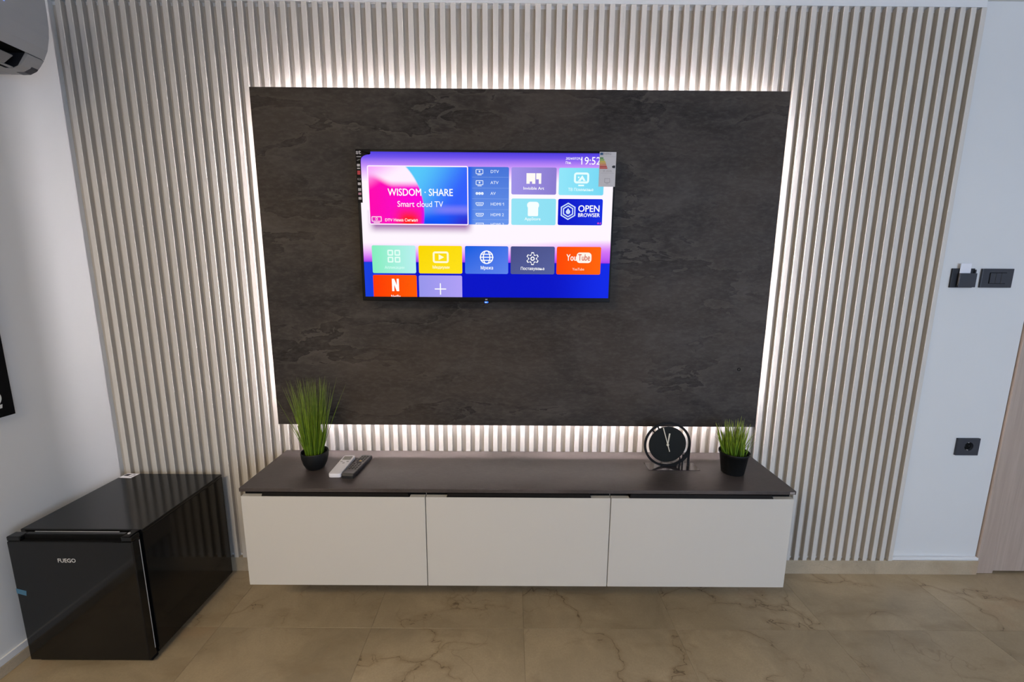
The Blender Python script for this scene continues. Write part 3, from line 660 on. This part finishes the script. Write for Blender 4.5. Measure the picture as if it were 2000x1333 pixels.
MB().lathe([(0, ZW+.076), (.0517, ZW+.074), (.050, ZW+.066), (0, ZW+.066)], px, py, 32).build('soil', M['soil'], p2)
sp = []
for i in range(120):
    a = random.uniform(0, 2*math.pi); r = .043*math.sqrt(random.random()); ux, uy = math.cos(a)*r, math.sin(a)*r
    q = r/.043; h = random.uniform(.080, .165)*(1-.25*q) + .005; k = random.uniform(1.2, 2.05)
    sp.append((px+ux, py+uy, ZW+.0765, px-.006+ux*k+random.uniform(-.016, .016), py+uy*k*.9+random.uniform(-.012, .012), ZW+.0765+h, random.uniform(.0042, .0066), random.uniform(-.05, .22)))
sp += [(px+.03, py, ZW+.077, .985, py, .776, .003, .2), (px+.03, py, ZW+.077, .983, py-.01, .752, .003, .25), (px-.04, py, ZW+.077, .818, py, .815, .003, .1), (px-.035, py, ZW+.077, .812, py-.01, .765, .0025, .2)]
blades(sp, 'foliage', M['grass_short'], p2)

# ------------------------------------------------------------------ remotes
cx, cy = -.6835, -.172
rw = thing('remote_control', (cx, cy, ZW), 'white remote control with a small grey display, next to the tall grass', 'remote')
def up(o, m): pass
parts = []
parts.append(MB().prism(rrect(cx-.0245, cy-.084, cx+.0245, cy+.084, .010), 'z', ZW+.0004, ZW+.0170, bev=.003).build('casing', M['remote_white'], rw))
parts.append(MB().prism(rrect(cx-.0175, cy+.040, cx+.0175, cy+.074, .003), 'z', ZW+.0171, ZW+.0176).build('display', M['lcd'], rw))
for j in range(2):
    for i in range(3): parts.append(MB().prism(rrect(cx-.0170+.0125*i, cy+.020-.013*j, cx-.0075+.0125*i, cy+.027-.013*j, .002), 'z', ZW+.0171, ZW+.0182).build('button', M['remote_grey'] if (i+j) % 2 == 0 else M['remote_white'], rw))
parts.append(MB().prism(rrect(cx-.0165, cy-.070, cx+.0165, cy-.002, .004), 'z', ZW+.0171, ZW+.0174).build('slide_cover', M['remote_white'], rw))
for o in parts: rotz(o, 1.0, (cx, cy, 0))
cx, cy = -.6225, -.170
rb = thing('remote_control', (cx, cy, ZW), 'black television remote with many small buttons, beside the white remote', 'remote')
parts = [MB().prism([(cy-.092, ZW+.0004), (cy+.090, ZW+.0004), (cy+.092, ZW+.006), (cy+.090, ZW+.0150), (cy-.060, ZW+.0185), (cy-.086, ZW+.0205), (cy-.093, ZW+.012)], 'x', cx-.0228, cx+.0228, bev=.0025).build('casing', M['remote_black'], rb)]
tz = lambda y: ZW+.0150+(.0035)*(cy+.090-y)/.15
parts.append(MB().prism([(cy+.082, tz(cy+.082)+.0001), (cy+.082, tz(cy+.082)+.0006), (cy-.058, tz(cy-.058)+.0006), (cy-.058, tz(cy-.058)+.0001)], 'x', cx-.0195, cx+.0195).build('face_plate', mat('remote_face', (.060, .056, .055), .4), rb))
for j in range(9):
    y = cy+.072-.0148*j; nb = 3 if j != 4 else 1
    for i in range(nb):
        bxc = cx+(-.0120+.0120*i if nb == 3 else 0); hw = .0042 if nb == 3 else .011
        parts.append(MB().box(bxc-hw, bxc+hw, y-.0038, y+.0038, tz(y)+.0004, tz(y)+.0022, .0008, 1).build('button', M['button_red'] if (j == 3 and i == 1) else M['button_dark'], rb))
for o in parts: rotz(o, -4.5, (cx, cy, 0))

# ------------------------------------------------------------------ desk clock
kx, kz, ky = .6490, .7055, -.1415
ck = thing('desk_clock', (kx, ky, ZW), 'round black metal desk clock with cream hands, standing on the worktop', 'clock')
MB().box(.5670, .7770, -.1780, -.1080, ZW+.0003, ZW+.0019, .0004, 1).build('base_plate', mat('clock_base_gloss', (.03, .024, .024), .14, spec=.6), ck)
t0, t1 = ky-.0015, ky+.0015; zb_ = ZW+.0020
b = MB().ring(kx, kz, .0868, .0965, t0, t1, 96)
b.box(kx+.0868, kx+.0965, t0, t1, zb_, kz)
b.prism([(kx-.022, zb_), (kx+.0455, zb_), (kx+.0455, kz-.0755), (kx+.030, kz-.0840), (kx, kz-.0890), (kx-.022, kz-.0862)], 'y', t0+.0002, t1-.0002)
for x0, zt in ((.0530, kz-.055), (.0650, kz-.043)): b.box(kx+x0, kx+x0+.0058, t0+.0001, t1-.0001, zb_, zt)
b.prism([(kx+.0455, kz-.0755), (kx+.060, kz-.064), (kx+.0868, kz-.020), (kx+.0925, kz-.020), (kx+.0925, kz-.050), (kx+.070, kz-.0745), (kx+.0455, kz-.089)], 'y', t0+.0003, t1-.0003)
for a in (137, 120):
    a = math.radians(a); d = Vector((math.cos(a), math.sin(a))); n = Vector((-d.y, d.x))*.0031; c = Vector((kx, kz))
    b.prism([tuple(c+d*.070+n), tuple(c+d*.090+n), tuple(c+d*.090-n), tuple(c+d*.070-n)], 'y', t0+.0002, t1-.0002)
b.build('frame', M['black_metal'], ck)
MB().ring(kx, kz, .0004, .0765, t0-.0004, t1-.0004, 72).build('dial', mat('clock_dial', (.008, .0085, .007), .55, spec=.25), ck)
MB().ring(kx, kz, .0005, .026, t1-.0003, t1+.014, 32).build('movement', M['black_matte'], ck)
def hand(ang, L0, L1, w0, w1, y):
    a = math.radians(ang); d = Vector((math.sin(a), math.cos(a))); n = Vector((d.y, -d.x)); c = Vector((kx, kz))
    return MB().prism([tuple(c-d*L0-n*w0), tuple(c+d*L1-n*w1), tuple(c+d*L1+n*w1), tuple(c-d*L0+n*w0)], 'y', y-.0004, y+.0004)
hand(6, .004, .0490, .0022, .0030, t0-.0028).build('hour_hand', M['cream_hand'], ck)
hand(-17.5, .0310, .0770, .0016, .0018, t0-.0042).build('minute_hand', M['cream_hand'], ck)
MB().ring(kx, kz, .0003, .0050, t0-.0056, t0-.0003, 24).build('hand_hub', M['cream_hand'], ck)

# ------------------------------------------------------------------ switches and socket right of the slats
WF = WY-.0003
ch = thing('card_switch', (1.9095, WY, 1.3515), 'dark key-card power switch on the right wall, a white card standing in it', 'switch')
MB().box(1.8625, 1.9570, WF-.008, WF, 1.3515, 1.4320, .0015).build('back_plate', M['anthracite_dark'], ch)
b = MB().box(1.8850, 1.9565, WF-.020, WF-.0150, 1.3535, 1.4120, .001).box(1.9515, 1.9565, WF-.0150, WF-.0082, 1.3535, 1.4270, .0008, 1).box(1.8850, 1.9515, WF-.0150, WF-.0082, 1.3535, 1.3600)
b.build('card_pocket', M['anthracite'], ch)
kc = thing('key_card', (1.9105, WF-.0115, 1.3605), 'white key card sticking up out of the dark card switch', 'card')
MB().box(1.8880, 1.9340, WF-.0124, WF-.0112, 1.3605, 1.4530, .0004, 1).build('card', M['paper'], kc)
ls = thing('light_switch', (2.0555, WY, 1.3523), 'wide dark light switch plate with three rockers, nearest the door', 'switch')
MB().box(1.9890, 2.1220, WF-.009, WF, 1.3523, 1.4318, .0018).build('plate', M['anthracite'], ls)
MB().box(2.0200, 2.0920, WF-.0093, WF-.0088, 1.3690, 1.4160).build('rocker_surround', M['black_matte'], ls)
for i in range(3): MB().box(2.0220+.0232*i, 2.0440+.0232*i, WF-.0125, WF-.0094, 1.3705, 1.4140, .0008, 1).build('rocker', M['anthracite'], ls)
so = thing('power_socket', (2.0715, WY, .5965), 'dark round-hole power socket low on the wall beside the door', 'socket')
b = MB(); sx_, sz_ = 2.0745, .6385
sq = rrect(2.0210, .5965, 2.1220, .6765, .001, 8); n = len(sq)
inner = [(sx_+.0205*math.cos(math.atan2(c-sz_, a-sx_)), sz_+.0205*math.sin(math.atan2(c-sz_, a-sx_))) for a, c in sq]
# plate with a true round opening
rows = []
seg = 48
def sqpt(t):
    dx, dz = math.cos(t), math.sin(t); ks = []
    ks.append(((2.1220-sx_)/dx) if dx > 1e-9 else ((2.0210-sx_)/dx if dx < -1e-9 else 9)); ks.append(((.6765-sz_)/dz) if dz > 1e-9 else ((.5965-sz_)/dz if dz < -1e-9 else 9))
    k = min(ks); return (sx_+dx*k, sz_+dz*k)
ang = sorted([2*math.pi*i/seg for i in range(seg)] + [math.atan2(c-sz_, a-sx_) % (2*math.pi) for a, c in ((2.1220, .6765), (2.0210, .6765), (2.0210, .5965), (2.1220, .5965))])
bm = b.bm; n = len(ang)
A = [bm.verts.new((sqpt(t)[0], WF, sqpt(t)[1])) for t in ang]; B = [bm.verts.new((sqpt(t)[0], WF-.009, sqpt(t)[1])) for t in ang]
C = [bm.verts.new((sx_+.0205*math.cos(t), WF-.009, sz_+.0205*math.sin(t))) for t in ang]; D = [bm.verts.new((sx_+.0190*math.cos(t), WF-.0006, sz_+.0190*math.sin(t))) for t in ang]
for i in range(n):
    j = (i+1) % n
    for P, Q in ((A, B), (B, C), (C, D)): bm.faces.new((P[i], Q[i], Q[j], P[j]))
bm.faces.new(D)
bmesh.ops.recalc_face_normals(bm, faces=bm.faces); b.build('plate', M['anthracite'], so)
Flat().poly(circ(sx_, sz_, .0185, 32)).build('socket_well', M['black_matte'], so, WF-.0009)
for dx in (-.0095, .0095): Flat().poly(circ(sx_+dx, sz_, .0026, 12)).build('contact_hole', M['anthracite_dark'], so, WF-.0012)
for dz in (-.0178, .0178): MB().box(sx_-.0022, sx_+.0022, WF-.0062, WF-.0008, sz_+dz-.0016, sz_+dz+.0016).build('earth_clip', M['chrome'], so)

# ------------------------------------------------------------------ air conditioner, upper left
ac = thing('air_conditioner', (XL, -.62, 2.057), 'white wall-mounted air conditioner at the top left corner', 'air conditioner')
Y0, Y1 = -1.03, -.2131
ax = lambda pts: [(XL+.0005+a, c) for a, c in pts]
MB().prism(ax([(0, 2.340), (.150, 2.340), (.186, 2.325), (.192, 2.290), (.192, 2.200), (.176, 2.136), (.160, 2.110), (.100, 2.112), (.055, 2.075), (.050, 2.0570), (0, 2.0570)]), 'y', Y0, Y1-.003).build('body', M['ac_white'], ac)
fp = [(.150, 2.3405), (.188, 2.330), (.200, 2.310), (.204, 2.287), (.2045, 2.245), (.2030, 2.2026), (.198, 2.170), (.1870, 2.132), (.1705, 2.1030)]
inn = [(.1610, 2.1085), (.1775, 2.138), (.1930, 2.2026), (.1935, 2.287), (.187, 2.3255), (.150, 2.3402)]
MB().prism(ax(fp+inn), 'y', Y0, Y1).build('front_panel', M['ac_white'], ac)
MB().prism(ax([(.1690, 2.1003), (.1560, 2.0841), (.1390, 2.0679), (.1165, 2.0580), (.0505, 2.0575), (.0560, 2.0745), (.1010, 2.1110), (.1600, 2.1088)]), 'y', Y1-.048, Y1).build('end_cap', mat('ac_cap_grey', (.36, .365, .375), .45), ac)
MB().prism(ax([(.1595, 2.1090), (.1005, 2.1113), (.0556, 2.0743), (.0506, 2.0580), (.058, 2.0580), (.066, 2.074), (.104, 2.1040), (.1600, 2.1050)]), 'y', Y0+.03, Y1-.0482).build('air_outlet', M['black_matte'], ac)
MB().prism(ax([(.1555, 2.0845), (.1392, 2.0676), (.1165, 2.0576), (.0900, 2.0571), (.1120, 2.0620), (.1330, 2.0720)]), 'y', Y1-.020, Y1+.0006).build('side_shadow', M['anthracite'], ac)  # dark wedge that stands for the shade on the far lower end
MB().prism(ax([(.1600, 2.1050), (.104, 2.1040), (.066, 2.074), (.058, 2.0580), (.112, 2.0590), (.1300, 2.0660)]), 'y', Y1-.0484, Y1-.0481).build('outlet_end_wall', M['anthracite_dark'], ac)
MB().prism(ax([(.1490, 2.0830), (.1460, 2.0862), (.112, 2.0640), (.115, 2.0602)]), 'y', Y0+.05, Y1-.075, bev=.001).build('louver', M['ac_grey'], ac)
MB().prism(ax([(.1150, 2.0590), (.1000, 2.0590), (.1000, 2.0625), (.1120, 2.0625)]), 'y', Y0+.03, Y1-.0484).build('outlet_lip', mat('ac_lip', (.40, .405, .41), .45), ac)
MB().prism(ax([(.0880, 2.0576), (.0440, 2.0560), (.0440, 2.0568), (.0880, 2.0584)]), 'y', Y0+.03, Y1-.0484).build('bottom_plate', mat('ac_bottom', (.36, .37, .36), .5), ac)
f = Flat(); dg = emi((150, 175, 255), 1.3)
f.text('24', -.352, 2.2235, .034, .02, shear=.25); f.build('display_digits', dg, ac, 0, xf=lambda a, c: (XL+.2052+(c-2.2026)*.02, a, c))

# ------------------------------------------------------------------ black picture on the left wall
pc = thing('wall_picture', (XL, -.68, .8971), 'black unframed print with white lettering on the left wall', 'picture')
MB().box(XL+.0005, XL+.016, -1.00, -.3549, .8971, 1.75, .001, 1).build('canvas', M['pic_black'], pc)
f = Flat(); cy_, cz_ = -.4240, .9660
arc = [(cy_+.0370*math.cos(math.radians(t)), cz_+.0340*math.sin(math.radians(t))) for t in range(-50, 51, 10)]
arci = [(cy_+.0240*math.cos(math.radians(t)), cz_+.0230*math.sin(math.radians(t))) for t in range(-50, 51, 10)]
for i in range(len(arc)-1): f.poly((arc[i], arc[i+1], arci[i+1], arci[i]))
f.build('print_fragment', M['print_white'], pc, 0, xf=lambda a, c: (XL+.0165, a, c))
Flat().poly(((-.4260, .9275), (-.3900, .9290), (-.3880, .9420), (-.4260, .9400))).build('print_fragment', M['print_white'], pc, 0, xf=lambda a, c: (XL+.0165, a, c))
